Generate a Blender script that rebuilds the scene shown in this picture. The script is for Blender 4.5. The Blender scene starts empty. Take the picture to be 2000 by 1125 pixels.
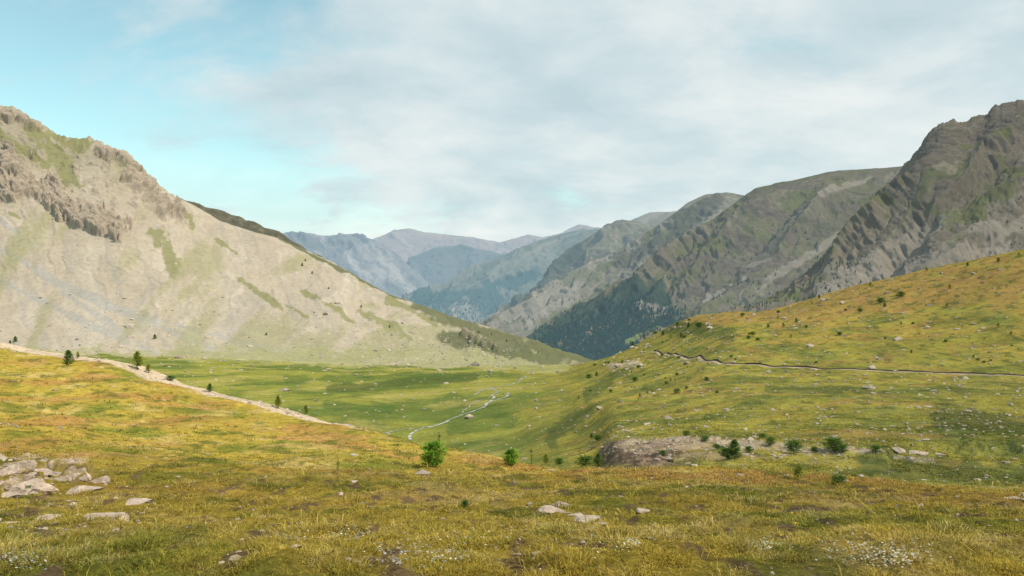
import bpy, math, random
import numpy as np
from mathutils import Vector
random.seed(7); rng=np.random.default_rng(11)
F=1556.0; HZ=600.0            # focal length and horizon row in image pixels; layout below uses image coordinates
sc=bpy.context.scene; col=sc.collection
# ---------------------------------------------------------------- noise
perm=rng.permutation(256); perm=np.concatenate([perm,perm]).astype(np.int64)
ang=rng.random(256)*2*np.pi; GX=np.cos(ang); GY=np.sin(ang)
def pn(x,y,seed=0):
    x=np.asarray(x,float)+seed*17.31; y=np.asarray(y,float)+seed*9.77
    xi=np.floor(x).astype(np.int64); yi=np.floor(y).astype(np.int64); fx=x-xi; fy=y-yi
    xi&=255; yi&=255; x1=(xi+1)&255; y1=(yi+1)&255
    def g(a,b,dx,dy):
        h=perm[perm[a]+b]; return GX[h]*dx+GY[h]*dy
    u=fx*fx*fx*(fx*(fx*6-15)+10); v=fy*fy*fy*(fy*(fy*6-15)+10)
    a=g(xi,yi,fx,fy); b=g(x1,yi,fx-1,fy); c=g(xi,y1,fx,fy-1); d=g(x1,y1,fx-1,fy-1)
    return ((a+u*(b-a))*(1-v)+(c+u*(d-c))*v)*1.5
def fbm(x,y,o=4,gain=.5,seed=0):
    s=0;a=1;n=0
    for i in range(o):
        s=s+a*pn(x*2**i,y*2**i,seed+i*3); n+=a; a*=gain
    return s/n
def ridged(x,y,o=4,gain=.5,seed=0):
    s=0;a=1;n=0
    for i in range(o):
        s=s+a*(1-2*np.abs(pn(x*2**i,y*2**i,seed+i*3))); n+=a; a*=gain
    return s/n
def sst(a,b,x):
    t=np.clip((x-a)/(b-a),0,1); return t*t*(3-2*t)
def mixc(c,d,m): return c*(1-m[...,None])+np.array(d)*m[...,None]
# ---------------------------------------------------------------- materials
def newmat(name):
    m=bpy.data.materials.new(name); m.use_nodes=True; nt=m.node_tree; nt.nodes.clear()
    return m,nt
def terrain_mat(name,haze=0.0,scales=((0.4,.25),(6,.3)),bump=0.3,bscale=3.0,bdist=.05,hcol=(.46,.58,.64)):
    m,nt=newmat(name); N=nt.nodes; L=nt.links
    out=N.new('ShaderNodeOutputMaterial'); dif=N.new('ShaderNodeBsdfDiffuse'); dif.inputs['Roughness'].default_value=.6
    at=N.new('ShaderNodeAttribute'); at.attribute_name='Col'
    geo=N.new('ShaderNodeNewGeometry'); c=at.outputs['Color']; pos=geo.outputs['Position']
    for s,a in scales:
        nz=N.new('ShaderNodeTexNoise'); nz.inputs['Scale'].default_value=s; nz.inputs['Detail'].default_value=5; nz.inputs['Roughness'].default_value=.65
        L.new(pos,nz.inputs['Vector'])
        mr=N.new('ShaderNodeMapRange'); mr.inputs['From Min'].default_value=.3; mr.inputs['From Max'].default_value=.7
        mr.inputs['To Min'].default_value=1-a; mr.inputs['To Max'].default_value=1+a; L.new(nz.outputs['Fac'],mr.inputs['Value'])
        vm=N.new('ShaderNodeVectorMath'); vm.operation='SCALE'; L.new(c,vm.inputs[0]); L.new(mr.outputs['Result'],vm.inputs['Scale']); c=vm.outputs[0]
    L.new(c,dif.inputs['Color'])
    nb=N.new('ShaderNodeTexNoise'); nb.inputs['Scale'].default_value=bscale; nb.inputs['Detail'].default_value=8; nb.inputs['Roughness'].default_value=.65; L.new(pos,nb.inputs['Vector'])
    b=N.new('ShaderNodeBump'); b.inputs['Strength'].default_value=bump; b.inputs['Distance'].default_value=bdist; L.new(nb.outputs['Fac'],b.inputs['Height']); L.new(b.outputs[0],dif.inputs['Normal'])
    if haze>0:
        em=N.new('ShaderNodeEmission'); em.inputs['Color'].default_value=(*hcol,1); mx=N.new('ShaderNodeMixShader'); mx.inputs[0].default_value=haze  # aerial haze painted on: flat emission tint mixed over the surface
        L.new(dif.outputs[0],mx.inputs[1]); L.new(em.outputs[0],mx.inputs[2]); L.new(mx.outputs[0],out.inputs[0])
    else: L.new(dif.outputs[0],out.inputs[0])
    return m
def leaf_mat(name,trans=.35,haze=0.0,hcol=(.40,.53,.60)):
    m,nt=newmat(name); N=nt.nodes; L=nt.links
    out=N.new('ShaderNodeOutputMaterial'); at=N.new('ShaderNodeAttribute'); at.attribute_name='Col'
    oi=N.new('ShaderNodeNewGeometry'); 
    nz=N.new('ShaderNodeTexNoise'); nz.inputs['Scale'].default_value=3; L.new(oi.outputs['Position'],nz.inputs['Vector'])
    mr=N.new('ShaderNodeMapRange'); mr.inputs['From Min'].default_value=.3; mr.inputs['From Max'].default_value=.7; mr.inputs['To Min'].default_value=.75; mr.inputs['To Max'].default_value=1.25
    L.new(nz.outputs['Fac'],mr.inputs['Value']); vm=N.new('ShaderNodeVectorMath'); vm.operation='SCALE'; L.new(at.outputs['Color'],vm.inputs[0]); L.new(mr.outputs['Result'],vm.inputs['Scale'])
    d=N.new('ShaderNodeBsdfDiffuse'); t=N.new('ShaderNodeBsdfTranslucent'); L.new(vm.outputs[0],d.inputs[0]); L.new(vm.outputs[0],t.inputs[0])
    mx=N.new('ShaderNodeMixShader'); mx.inputs[0].default_value=trans; L.new(d.outputs[0],mx.inputs[1]); L.new(t.outputs[0],mx.inputs[2]); o=mx.outputs[0]
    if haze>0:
        em=N.new('ShaderNodeEmission'); em.inputs[0].default_value=(*hcol,1); m2=N.new('ShaderNodeMixShader'); m2.inputs[0].default_value=haze  # painted haze on foliage, an even glow rather than a volume
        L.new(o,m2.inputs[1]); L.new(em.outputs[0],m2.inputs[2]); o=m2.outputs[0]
    L.new(o,out.inputs[0]); return m
# ---------------------------------------------------------------- mesh helpers
def rawmesh(name,V,faces_flat,sizes,C=None,smooth=False,mat=None):
    me=bpy.data.meshes.new(name); V=np.asarray(V,np.float32); nv=len(V)
    me.vertices.add(nv); me.vertices.foreach_set('co',V.ravel())
    ff=np.asarray(faces_flat,np.int32).ravel(); me.loops.add(len(ff)); me.loops.foreach_set('vertex_index',ff)
    sizes=np.asarray(sizes,np.int32); st=np.concatenate([[0],np.cumsum(sizes)[:-1]]).astype(np.int32)
    me.polygons.add(len(sizes)); me.polygons.foreach_set('loop_start',st); me.polygons.foreach_set('loop_total',sizes)
    me.polygons.foreach_set('use_smooth',np.full(len(sizes),smooth))
    me.update(calc_edges=True)
    if C is not None:
        a=me.color_attributes.new('Col','FLOAT_COLOR','POINT'); cc=np.ones((nv,4),np.float32); cc[:,:3]=np.clip(C,0,1).reshape(-1,3); a.data.foreach_set('color',cc.ravel())
    if mat: me.materials.append(mat)
    return me
def addobj(name,me,label=None,cat=None,kind=None,group=None):
    o=bpy.data.objects.new(name,me); col.objects.link(o)
    if label:o['label']=label
    if cat:o['category']=cat
    if kind:o['kind']=kind
    if group:o['group']=group
    return o
class Sheet:
    def __init__(s,P,px): s.P=P; s.px=px; s.nr,s.nc=P.shape[:2]; s.upd()
    def upd(s): s.Y=HZ-F*s.P[...,2]/s.P[...,1]
    def col(s,x):
        c=np.clip((x-s.px[0])/(s.px[1]-s.px[0]),0,s.nc-1.001); return int(c),c-int(c)
    def sight(s,x,y):  # ground point that projects to image pixel x, y
        c,f=s.col(x); y_=s.Y[:,c]; idx=np.nonzero(y_<=y)[0]
        idx=idx[idx>0]
        if len(idx)==0: i=int(np.argmin(y_)); return Vector(s.P[i,c])
        i=idx[0]; a=y_[i-1]; b=y_[i]; t=0 if a==b else (a-y)/(a-b); t=min(max(t,0),1)
        p=s.P[i-1]*(1-t)+s.P[i]*t; p=p[c]*(1-f)+p[c+1]*f; return Vector(p)
    def height(s,X,Y):
        c,f=s.col(1000+F*X/Y); z0=np.interp(Y,s.P[:,c,1],s.P[:,c,2]); z1=np.interp(Y,s.P[:,c+1,1],s.P[:,c+1,2]); return z0*(1-f)+z1*f
    def samp(s,cf,rf,A=None):
        ci=np.clip(cf.astype(int),0,s.nc-2); ri=np.clip(rf.astype(int),0,s.nr-2); a=(cf-ci)[:,None]; b=(rf-ri)[:,None]
        P=s.P if A is None else A; return (P[ri,ci]*(1-a)+P[ri,ci+1]*a)*(1-b)+(P[ri+1,ci]*(1-a)+P[ri+1,ci+1]*a)*b
    def mesh(s,name,C,mat):
        s.C=C
        i=np.arange(s.nr*s.nc).reshape(s.nr,s.nc); f=np.stack([i[:-1,:-1],i[:-1,1:],i[1:,1:],i[1:,:-1]],-1).reshape(-1,4)
        return rawmesh(name,s.P.reshape(-1,3),f,np.full(len(f),4),C,True,mat)
def smooth1(a,n):
    if n<1:return a
    k=np.hanning(2*n+3); k/=k.sum(); return np.convolve(np.pad(a,n+1,mode='edge'),k,'valid')
def pchip(K,rows):
    d=np.diff(K,axis=0); m=np.zeros_like(K); p=d[:-1]*d[1:]
    m[1:-1]=np.where(p>0,2*p/(d[:-1]+d[1:]+1e-12*np.sign(d[:-1]+d[1:]+1e-30)),0); m[0]=d[0]; m[-1]=d[-1]
    out=[]
    for i,n in enumerate(rows):
        t=(np.arange(n)/n)[:,None]; t2=t*t;t3=t2*t
        out.append((2*t3-3*t2+1)*K[i]+(t3-2*t2+t)*m[i]+(-2*t3+3*t2)*K[i+1]+(t3-t2)*m[i+1])
    out.append(K[-1:]); return np.concatenate(out)
def control_sheet(xs,rowsY,rowsD,nseg,px,sm):
    Z=[];D=[]
    for yy,dd in zip(rowsY,rowsD):
        d=smooth1(np.interp(px,xs,dd),sm); y=smooth1(np.interp(px,xs,yy),sm); D.append(d); Z.append((HZ-y)/F*d)
    D=pchip(np.array(D),nseg); Z=pchip(np.array(Z),nseg)
    X=(px-1000)/F*D
    return Sheet(np.stack([X,D,Z],-1),px)
def ridge_sheet(ridge,foot,px,nr,g=1.25,back=12,sm=0,jag=None):
    r=np.array(ridge,float); f=np.array(foot,float)
    y0=smooth1(np.interp(px,r[:,0],r[:,1]),sm); ys=smooth1(y0,14); dr=smooth1(np.interp(px,r[:,0],r[:,2]),25); yr=y0
    if jag: yr=yr+jag[0]*fbm(px/jag[1],px*0+4,4,.6,int(jag[2])%50)*sst(jag[2]-30,jag[2],px)*sst(jag[3]+30,jag[3],px)
    yf=smooth1(np.interp(px,f[:,0],f[:,1]),20); df=smooth1(np.interp(px,f[:,0],f[:,2]),25)
    zr=(HZ-yr)/F*dr; zs=(HZ-ys)/F*dr; zf=(HZ-yf)/F*df; zf=np.minimum(zf,zs-2)
    s=(np.arange(nr)/(nr-1))[:,None]; D=df+(dr-df)*s; Z=zf+(zs-zf)*s**g+(zr-zs)*s**16   # crest detail stays at the crest
    sb=((np.arange(back)+1)/back)[:,None]
    D=np.concatenate([D,dr+(dr-df)*sb*1.2]); Z=np.concatenate([Z,zr-(zs-zf)*sb*.8-2*sb])
    S=np.concatenate([s+0*dr,1+sb+0*dr]); X=(px-1000)/F*D
    sh=Sheet(np.stack([X,D,Z],-1),px); sh.S=S
    sh.L=np.sqrt((dr-df)**2+(zr-zf)**2)[None,:]; sh.PX=np.broadcast_to(px,D.shape); sh.U=sh.PX/F*np.mean(df+dr)/2; sh.Tm=S*np.mean(sh.L)
    sh.PY=sh.Y.copy()
    return sh
def normals(P):
    a=np.gradient(P,axis=1); b=np.gradient(P,axis=0); n=np.cross(a,b); n/=np.linalg.norm(n,axis=-1,keepdims=True)+1e-9
    # smooth the displacement directions sideways so neighbouring columns agree
    k=np.ones(9)/9; m=np.stack([np.apply_along_axis(lambda v:np.convolve(np.pad(v,4,mode='edge'),k,'valid'),1,n[...,i]) for i in range(3)],-1)
    return m/(np.linalg.norm(m,axis=-1,keepdims=True)+1e-9)
def caps(PX,PY,lst,nz):
    m=np.zeros_like(PY)
    for x1,y1,x2,y2,r in lst:
        dx,dy=x2-x1,y2-y1; t=np.clip(((PX-x1)*dx+(PY-y1)*dy)/(dx*dx+dy*dy+1e-6),0,1)
        d=np.hypot(PX-x1-t*dx,PY-y1-t*dy)/r
        m=np.maximum(m,1-sst(.6,1.15,d+nz))
    return m
# ================================================================ WORLD / SUN / CAMERA
w=bpy.data.worlds.new('World'); sc.world=w; w.use_nodes=True; nt=w.node_tree; nt.nodes.clear(); N=nt.nodes; L=nt.links
SE=math.radians(48); SA=math.radians(123)     # from the right, a little behind
sky=N.new('ShaderNodeTexSky'); sky.sky_type='NISHITA'; sky.sun_disc=False; sky.sun_elevation=SE; sky.sun_rotation=SA; sky.air_density=1.0; sky.dust_density=.6; sky.ozone_density=1.2
bg=N.new('ShaderNodeBackground'); bg.inputs[1].default_value=.1; wo=N.new('ShaderNodeOutputWorld')
tc=N.new('ShaderNodeTexCoord'); sx=N.new('ShaderNodeSeparateXYZ'); L.new(tc.outputs['Generated'],sx.inputs[0])
def M(op,a,b=None,c=None):
    n=N.new('ShaderNodeMath'); n.operation=op
    for i,v in enumerate((a,b,c)):
        if v is None: continue
        if isinstance(v,(int,float)): n.inputs[i].default_value=v
        else: L.new(v,n.inputs[i])
    return n.outputs[0]
zz=M('ADD',M('MAXIMUM',sx.outputs['Z'],0.0),.34)
cx=M('DIVIDE',sx.outputs['X'],zz); cy=M('DIVIDE',sx.outputs['Y'],zz)
cb=N.new('ShaderNodeCombineXYZ'); L.new(cx,cb.inputs[0]); L.new(cy,cb.inputs[1])
def noise(vec,scale,detail,rough,off=(0,0,0),sc3=(1,1,1),dist=0):
    mp=N.new('ShaderNodeMapping'); mp.inputs['Location'].default_value=off; mp.inputs['Scale'].default_value=sc3; L.new(vec,mp.inputs[0])
    n=N.new('ShaderNodeTexNoise'); n.inputs['Scale'].default_value=scale; n.inputs['Detail'].default_value=detail; n.inputs['Roughness'].default_value=rough; n.inputs['Distortion'].default_value=dist
    L.new(mp.outputs[0],n.inputs['Vector']); return n.outputs['Fac']
def MR(v,a,b,c=0,d=1):
    n=N.new('ShaderNodeMapRange'); n.interpolation_type='SMOOTHSTEP'; n.inputs[1].default_value=a; n.inputs[2].default_value=b; n.inputs[3].default_value=c; n.inputs[4].default_value=d
    L.new(v,n.inputs[0]); return n.outputs[0]
n1=noise(cb.outputs[0],2.8,10,.58,(5.4,2.2,0),(1.0,1.4,1),.25)
n2=noise(cb.outputs[0],3.2,11,.57,(2.3,6.1,2),(1.0,1.35,1),.2)
n3=noise(cb.outputs[0],1.4,4,.5,(4.3,8.1,5),(1.0,1.3,1),.2)
bias=MR(sx.outputs['X'],-.60,.05,-.13,.26)
cov=MR(M('ADD',n1,bias),.36,.70,0.08,1.0)
low=MR(sx.outputs['Z'],.05,.24,.92,0)
cov=M('MAXIMUM',cov,low)
cov=M('MULTIPLY',cov,.94)
tone=M('ADD',M('MULTIPLY',n2,.62),M('MULTIPLY',n3,.38))
cr=N.new('ShaderNodeValToRGB'); L.new(tone,cr.inputs[0]); cr.color_ramp.elements[0].position=.37; cr.color_ramp.elements[0].color=(.55,.68,.72,1); cr.color_ramp.elements[1].position=.63; cr.color_ramp.elements[1].color=(.86,.89,.88,1)
e=cr.color_ramp.elements.new(.47); e.color=(.65,.755,.785,1)
e=cr.color_ramp.elements.new(.54); e.color=(.75,.82,.83,1)
cs=N.new('ShaderNodeVectorMath'); cs.operation='SCALE'; cs.inputs['Scale'].default_value=10.0; L.new(cr.outputs[0],cs.inputs[0])
tint=N.new('ShaderNodeVectorMath'); tint.operation='MULTIPLY'; L.new(sky.outputs[0],tint.inputs[0]); tint.inputs[1].default_value=(1.95,2.3,1.72)
mx=N.new('ShaderNodeMix'); mx.data_type='RGBA'; L.new(cov,mx.inputs[0]); L.new(tint.outputs[0],mx.inputs[6]); L.new(cs.outputs[0],mx.inputs[7])
L.new(mx.outputs[2],bg.inputs[0]); L.new(bg.outputs[0],wo.inputs[0])
S=Vector((math.cos(SE)*math.sin(SA),math.cos(SE)*math.cos(SA),math.sin(SE)))
sl=bpy.data.lights.new('sun','SUN'); sl.energy=4.3; sl.angle=math.radians(.6); sl.color=(1,.92,.79); so=bpy.data.objects.new('sun',sl); col.objects.link(so); so.rotation_euler=S.to_track_quat('Z','Y').to_euler(); so.location=(0,0,50)
cam=bpy.data.cameras.new('camera'); co=bpy.data.objects.new('camera',cam); col.objects.link(co); sc.camera=co
cam.sensor_width=36; cam.lens=F/2000*36; cam.shift_y=37.5/2000; cam.clip_start=.1; cam.clip_end=40000; co.rotation_euler=(math.radians(90),0,0)
sc.view_settings.view_transform='Standard'; sc.view_settings.look='None'; sc.view_settings.exposure=0
# ================================================================ FOREGROUND HILL
px=np.arange(-450,2451,2.5)
xs=[-450,0,200,400,600,700,800,880,960,1060,1200,1400,1500,1620,1700,1850,2000,2450]
def I(a,b): return np.interp(xs,a,b)
crest=[630,672,702,762,812,840,868,880,902,909,914,919,925,942,946,966,962,950]
cd=   [85,80,74,68,60,52,44,38,33,30,28,27,27,26,26,25,25,25]
A=[-450,0,400,800,1200,2000,2450]
ky=[[600+F*1.6/.5]*18,[600+F*1.6/2]*18,[1125]*18,
    I(A,[1045,1048,1050,1045,1045,1055,1055]), I(A,[960,965,985,990,985,1010,1010]), I(A,[850,880,920,935,935,980,975]), I(A,[740,770,848,900,923,969,962]), crest,
    [c+14 for c in crest],[c+90 for c in crest]]
kd=[[.5]*18,[2]*18,[4.8]*18,I(A,[7,7,7,7,7.2,7.2,7.2]),I(A,[13,13,12,12,12,10.5,10.5]),I(A,[27,25,22,20,19,15,15]),I(A,[55,50,42,31,24,21,21]),cd,[c*1.12+1 for c in cd],[c*1.7+5 for c in cd]]
SEG=[6,25,110,130,120,120,90,70,10]
fg=control_sheet(xs,ky,kd,SEG,px,22)
X,Y=fg.P[...,0],fg.P[...,1]
hum=.55*fbm(X/9,Y/9,3,.5,1)*sst(8,30,Y)+.20*fbm(X/2.2,Y/2.2,4,.5,2)*sst(2,9,Y)+.09*fbm(X/.5,Y/.5,3,.6,5)*sst(1,4,Y)*(1-sst(30,60,Y))
PXf=np.broadcast_to(px,X.shape); PY0=fg.Y.copy(); nz=fbm(X/6,Y/9,4,.6,9); nzr=fbm(X/2.5,Y/2.5,4,.6,10)
outr=caps(PXf,PY0,[(-120,925,90,925,24),(100,938,165,944,13),(-60,955,80,958,9)],nzr*1.5+.15)
fg.P[...,2]+=hum+outr*(.16+.20*ridged(X/1.2,Y/1.2,4,.55,12)); fg.upd()
PYf=fg.Y
C=np.ones(X.shape+(3,))*np.array([.335,.25,.046])
C=mixc(C,[.175,.175,.032],sst(-.02,.3,fbm(X/5,Y/8,4,.6,21)))
C=mixc(C,[.40,.30,.10],sst(.0,.4,fbm(X/3,Y/4,4,.6,22)))
C=mixc(C,[.33,.165,.06],sst(.0,.28,fbm(X/6,Y/8,4,.6,23))*.6*sst(5,22,Y))
C=mixc(C,[.10,.115,.024],sst(.1,.3,fbm(X/1.6,Y/2.4,4,.6,27))*.75)
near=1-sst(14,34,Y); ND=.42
C=C*(1-ND*near[...,None])  # shade of the gaps between tufts put into the near ground colour
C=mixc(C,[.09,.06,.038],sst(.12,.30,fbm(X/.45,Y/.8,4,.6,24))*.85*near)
idxr=np.arange(fg.nr)[:,None]; tt=(idxr-511)/90.0+0*X
w0=np.interp(PXf,[-100,0,300,700],[.92,.84,.76,.72])
sm_=sst(0,.06,tt-w0+nz*.10)*(1-sst(660,730,PXf))*sst(-120,-20,PXf)
C=mixc(C,[.47,.375,.27],sm_*(.85+.15*sst(-.2,.1,fbm(X/2,Y/2,3,.6,77))))
C=mixc(C,[.40,.31,.24],outr*sst(-.05,.25,fbm(X/.7,Y/.7,3,.6,14)))
m_fg=terrain_mat('meadow_soil',0,((.25,.2),(2.5,.35),(22,.4)),.7,14,.06)
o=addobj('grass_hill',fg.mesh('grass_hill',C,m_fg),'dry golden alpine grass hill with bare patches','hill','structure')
# ================================================================ VALLEY
px=np.arange(-450,2451,2.5)
xs=[-450,0,400,700,850,1000,1100,1200,1400,1700,2000,2450]
ky=[[940,910,960,990,1000,1010,1010,1000,1000,1010,1010,1000],
    [760,780,830,870,890,905,892,912,925,942,957,950],
    [720,725,780,812,832,842,848,858,856,850,858,858],
    [690,695,735,757,772,780,788,792,790,790,790,790],
    [672,677,707,724,737,744,748,748,720,726,736,740],
    [664,667,690,707,719,722,722,698,645,622,590,560],
    [658,660,684,700,711,713,710,686,612,550,490,400],
    [652,655,680,698,711,715,718,716,690,650,610,560]]
kd=[[60,65,62,46,38,36,34,33,32,31,30,30],
    [300,300,280,280,250,150,110,60,50,45,42,42],
    [450,450,400,350,330,280,200,100,85,82,80,80],
    [700,700,600,530,470,400,330,180,150,140,130,130],
    [950,950,800,780,650,600,520,380,280,260,240,240],
    [1050,1050,950,930,880,840,790,620,430,390,350,350],
    [1150,1150,1050,1040,1000,980,950,800,560,500,450,450],
    [1400,1400,1300,1250,1200,1200,1200,1100,850,800,800,800]]
xs2=[-450,0,400,700,850,1000,1100,1140,1180,1200,1230,1260,1300,1330,1370,1430,1480,1520,1560,1640,1700,1800,1900,2000,2450]
sil=[658,660,684,700,711,713,712,711,704,694,680,662,643,626,614,609,610,600,588,566,551,531,513,491,400]
def up(a): return list(np.interp(xs2,xs,a))
ky=[up(a) for a in ky]; kd=[up(a) for a in kd]; ky[6]=sil
va=control_sheet(xs2,ky,kd,[14,120,120,115,120,90,10],px,9)
X,Y=va.P[...,0].copy(),va.P[...,1].copy(); PXv=np.broadcast_to(px,X.shape)
side=sst(1080,1250,PXv); PY0=va.Y.copy()
va.P[...,2]+= (2.6*fbm(X/60,Y/60,3,.5,31)+.9*fbm(X/14,Y/14,3,.5,32))*sst(60,160,Y)*(.35+.65*side)*(1-.4*sst(300,600,Y)) + .35*fbm(X/7,Y/7,4,.55,33)*sst(30,60,Y)*(1-sst(160,300,Y))
nzb=fbm(PXv/60,PY0/25,4,.6,36); nzc=fbm(X/5,Y/5,4,.6,37); nzd=fbm(X/13,Y/13,4,.6,34)
mx_=sst(1165,1205,PXv+nzc*50)*sst(1800,1250,PXv+nzd*160)
bank=mx_*sst(916,896,PY0+nzc*24)*sst(835,880,PY0+nzd*14)
va.P[...,2]+=bank*(.7+.6*nzd+.3*nzc)
hol=caps(PXv,PY0,[(1760,900,2150,900,34)],nzb*.6); va.P[...,2]-=hol*.7
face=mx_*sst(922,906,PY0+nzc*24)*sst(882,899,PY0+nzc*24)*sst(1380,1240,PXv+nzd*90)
rockm=caps(PXv,PY0,[(1195,890,1300,895,14),(1230,884,1400,874,10),(1400,882,1560,880,7),(1195,716,1245,711,7),(1745,882,1820,886,5),(1560,884,1740,884,3)],nzb*1.4+nzc*1.4+.12)
va.P[...,2]+=np.maximum(rockm,face)*(.6*ridged(X/2.4,Y/2.4,4,.62,38)+.02)*np.clip(Y/90,.5,1.6); va.upd()
PYv=va.Y
C=np.ones(X.shape+(3,))*np.array([.285,.24,.038])
gm=1-sst(960,1180,PXv+nzb*160)
C=mixc(C,[.215,.22,.037],gm*.9)
C=mixc(C,[.095,.13,.024],gm*sst(-.12,.15,fbm(X/60,Y/130,4,.6,41))*.85)
C=mixc(C,[.31,.265,.075],gm*sst(.0,.35,fbm(X/45,Y/60,4,.6,42))*.75)
C=mixc(C,[.065,.11,.02],caps(PXv,PY0,[(560,742,900,735,9),(640,790,760,800,10),(900,730,980,728,5),(880,840,1000,820,12)],nzb*1.2)*.6)  # dark green shadows painted into the valley floor colour
C=mixc(C,[.125,.14,.026],(1-gm)*sst(-.12,.28,fbm(X/22,Y/30,5,.65,43))*.85)
C=mixc(C,[.38,.26,.05],(1-gm)*sst(-.1,.35,fbm(X/35,Y/30,4,.6,44)+.5*(sst(760,560,PYv)-.5))*.8)
C=mixc(C,[.36,.19,.06],caps(PXv,PYv,[(1540,600,2100,520,45),(1300,630,1500,615,14)],nzb*.9)*.5)
C=mixc(C,[.30,.165,.055],(1-gm)*sst(.08,.32,fbm(X/18,Y/18,4,.6,48))*.5)
C=mixc(C,[.07,.092,.02],caps(PXv,PY0,[(1850,820,2100,850,30),(1700,905,2150,915,30),(1300,640,1420,650,16),(930,735,640,760,8),(1080,850,1150,800,18),(1450,960,1700,930,12),(1150,770,1230,720,12),(1500,760,1700,770,10)],nzb*1.1)*.75)
C=mixc(C,[.24,.24,.05],(1-gm)*sst(0,.3,fbm(X/9,Y/12,4,.6,47))*.4)
C=mixc(C,[.07,.092,.02],(1-gm)*sst(.08,.26,fbm(X/5,Y/8,4,.65,49))*.65)
C=mixc(C,[.40,.345,.23],caps(PXv,PYv,[(-200,668,300,690,12),(300,690,900,716,6)],nzb*1.4+.1)*.7)
C=mixc(C,[.33,.31,.13],caps(PXv,PYv,[(350,690,1100,716,14)],nzb*1.0)*.6)
C=mixc(C,[.37,.275,.195],bank*sst(850,880,PY0)*.9*sst(-.05,.15,nzc+nzd*.7+.12*sst(1500,1250,PXv)))
C=mixc(C,[.43,.34,.255],rockm*(.4+.6*sst(-.2,.3,fbm(X/2,Y/2,3,.6,45))))
C=mixc(C,[.25,.165,.11],face*.8); C=mixc(C,[.065,.045,.03],face*sst(-.05,.15,fbm(X/2,Y/1.2,4,.6,39)+.3*sst(1270,1190,PXv))*.9)  # brown earth face, with the dark of the undercut painted in
m_va=terrain_mat('alpine_meadow',.03,((.06,.22),(.5,.3),(3.5,.35)),.8,1.6,.6)
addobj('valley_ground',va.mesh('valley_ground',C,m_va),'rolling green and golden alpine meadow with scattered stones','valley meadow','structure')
# ================================================================ LEFT SCREE MOUNTAIN
px=np.arange(-450,1161,2.0)
R=[(-450,60,1450),(-250,120,1450),(-120,180,1450),(-40,205,1450),(0,207,1450),(30,210,1450),(60,232,1450),(90,248,1450),(110,262,1450),(150,272,1440),(175,268,1440),(190,278,1440),(205,285,1440),(245,300,1430),(270,325,1430),(300,353,1430),(330,378,1420),(380,403,1420),(430,433,1410),(500,456,1400),(545,467,1390),(600,490,1380),(650,512,1370),(700,543,1350),(760,575,1320),(830,600,1280),(900,625,1250),(960,640,1220),(1020,660,1180),(1060,675,1150),(1100,693,1120),(1140,710,1080),(1161,716,1060)]
Ft=[(-450,672,930),(0,682,930),(300,700,860),(500,708,860),(700,716,880),(900,724,900),(1100,724,930),(1161,726,940)]
le=ridge_sheet(R,Ft,px,600,1.3,14,1,(6,9,-400,330))
n=normals(le.P); PX,PY,U,T,Sx=le.PX,le.PY,le.U,le.Tm,le.S
wz=fbm(PX/70,PY/70,4,.6,51); wf=fbm(PX/18,PY/18,4,.6,52)
crag=caps(PX,PY,[(-300,290,0,350,45),(0,350,60,375,18),(80,380,165,435,20),(165,425,235,455,20),(195,290,270,330,16),(250,345,320,415,14),(-100,212,80,250,10),(100,360,120,400,14),(340,400,350,430,6),(905,662,975,688,7)],wz*1.5+wf*1.5+.1)
crag=crag*(1-.5*sst(700,850,PX))
outc=caps(PX,PY,[(-100,215,250,400,55),(150,300,340,440,30)],wz+.1)*sst(.05,.35,wf)*.7
tw=wz*60
gul=ridged((U+tw)/90,T/600,4,.5,53); gul2=ridged((U+tw*.4)/24,T/400,2,.5,54)
cr_=ridged((U+.5*T+wf*25)/30,(T-.4*U)/36,6,.68,55); cr3=ridged(U/6,T/7,3,.6,60)
fade=1-.75*sst(.93,1,Sx)
dsp=(gul*8*sst(.1,.6,Sx)+gul2*.8*sst(.05,.4,Sx)+crag*(cr_*17+cr3*2.5+3)+outc*(cr_*9+cr3*1.4))*fade
le.P+=n*dsp[...,None]
C=np.ones(PX.shape+(3,))*np.array([.405,.34,.255])
C=mixc(C,[.46,.40,.32],sst(-.1,.4,fbm((U+tw)/34,T/600,4,.6,56))*.85)
C=mixc(C,[.32,.285,.24],sst(.0,.3,fbm((U+tw*.4+.12*T)/8,T/400,4,.6,57))*.5)
C=mixc(C,[.31,.275,.225],sst(.0,.35,fbm((U+tw)/50,T/300,4,.6,63))*.55)
C=mixc(C,[.335,.315,.285],caps(PX,PY,[(-60,450,120,560,9),(120,560,420,680,9),(120,570,300,690,6),(0,430,60,480,5),(200,600,600,700,6),(-60,520,250,670,7)],wz*1.2+wf)*.75)
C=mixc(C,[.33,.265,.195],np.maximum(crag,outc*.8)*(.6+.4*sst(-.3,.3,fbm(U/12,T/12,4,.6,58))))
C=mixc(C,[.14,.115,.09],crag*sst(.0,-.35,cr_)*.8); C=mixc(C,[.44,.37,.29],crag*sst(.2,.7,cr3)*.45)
C=mixc(C,[.27,.235,.15],sst(430,300,PY+wz*60)*.5*(1-crag))
gr=caps(PX,PY,[(60,258,165,285,17),(100,285,140,350,20),(0,268,90,330,9),(300,470,340,538,14),(355,410,375,450,6),(470,550,550,603,6),(590,572,690,635,6),(700,610,800,665,7),(20,420,40,430,3),(120,340,160,370,8),(420,470,460,500,4),(560,600,600,625,4),(760,590,850,640,6)],wz*1.5+wf*1.8)
C=mixc(C,[.185,.185,.062],gr*.75*(1-.7*crag))
C=mixc(C,[.27,.255,.125],sst(-.02,.38,fbm((U-T*.3)/55,T/280,5,.62,59)+.38*sst(560,690,PY)*sst(200,420,PX)-.05)*.65*(1-crag))
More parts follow.
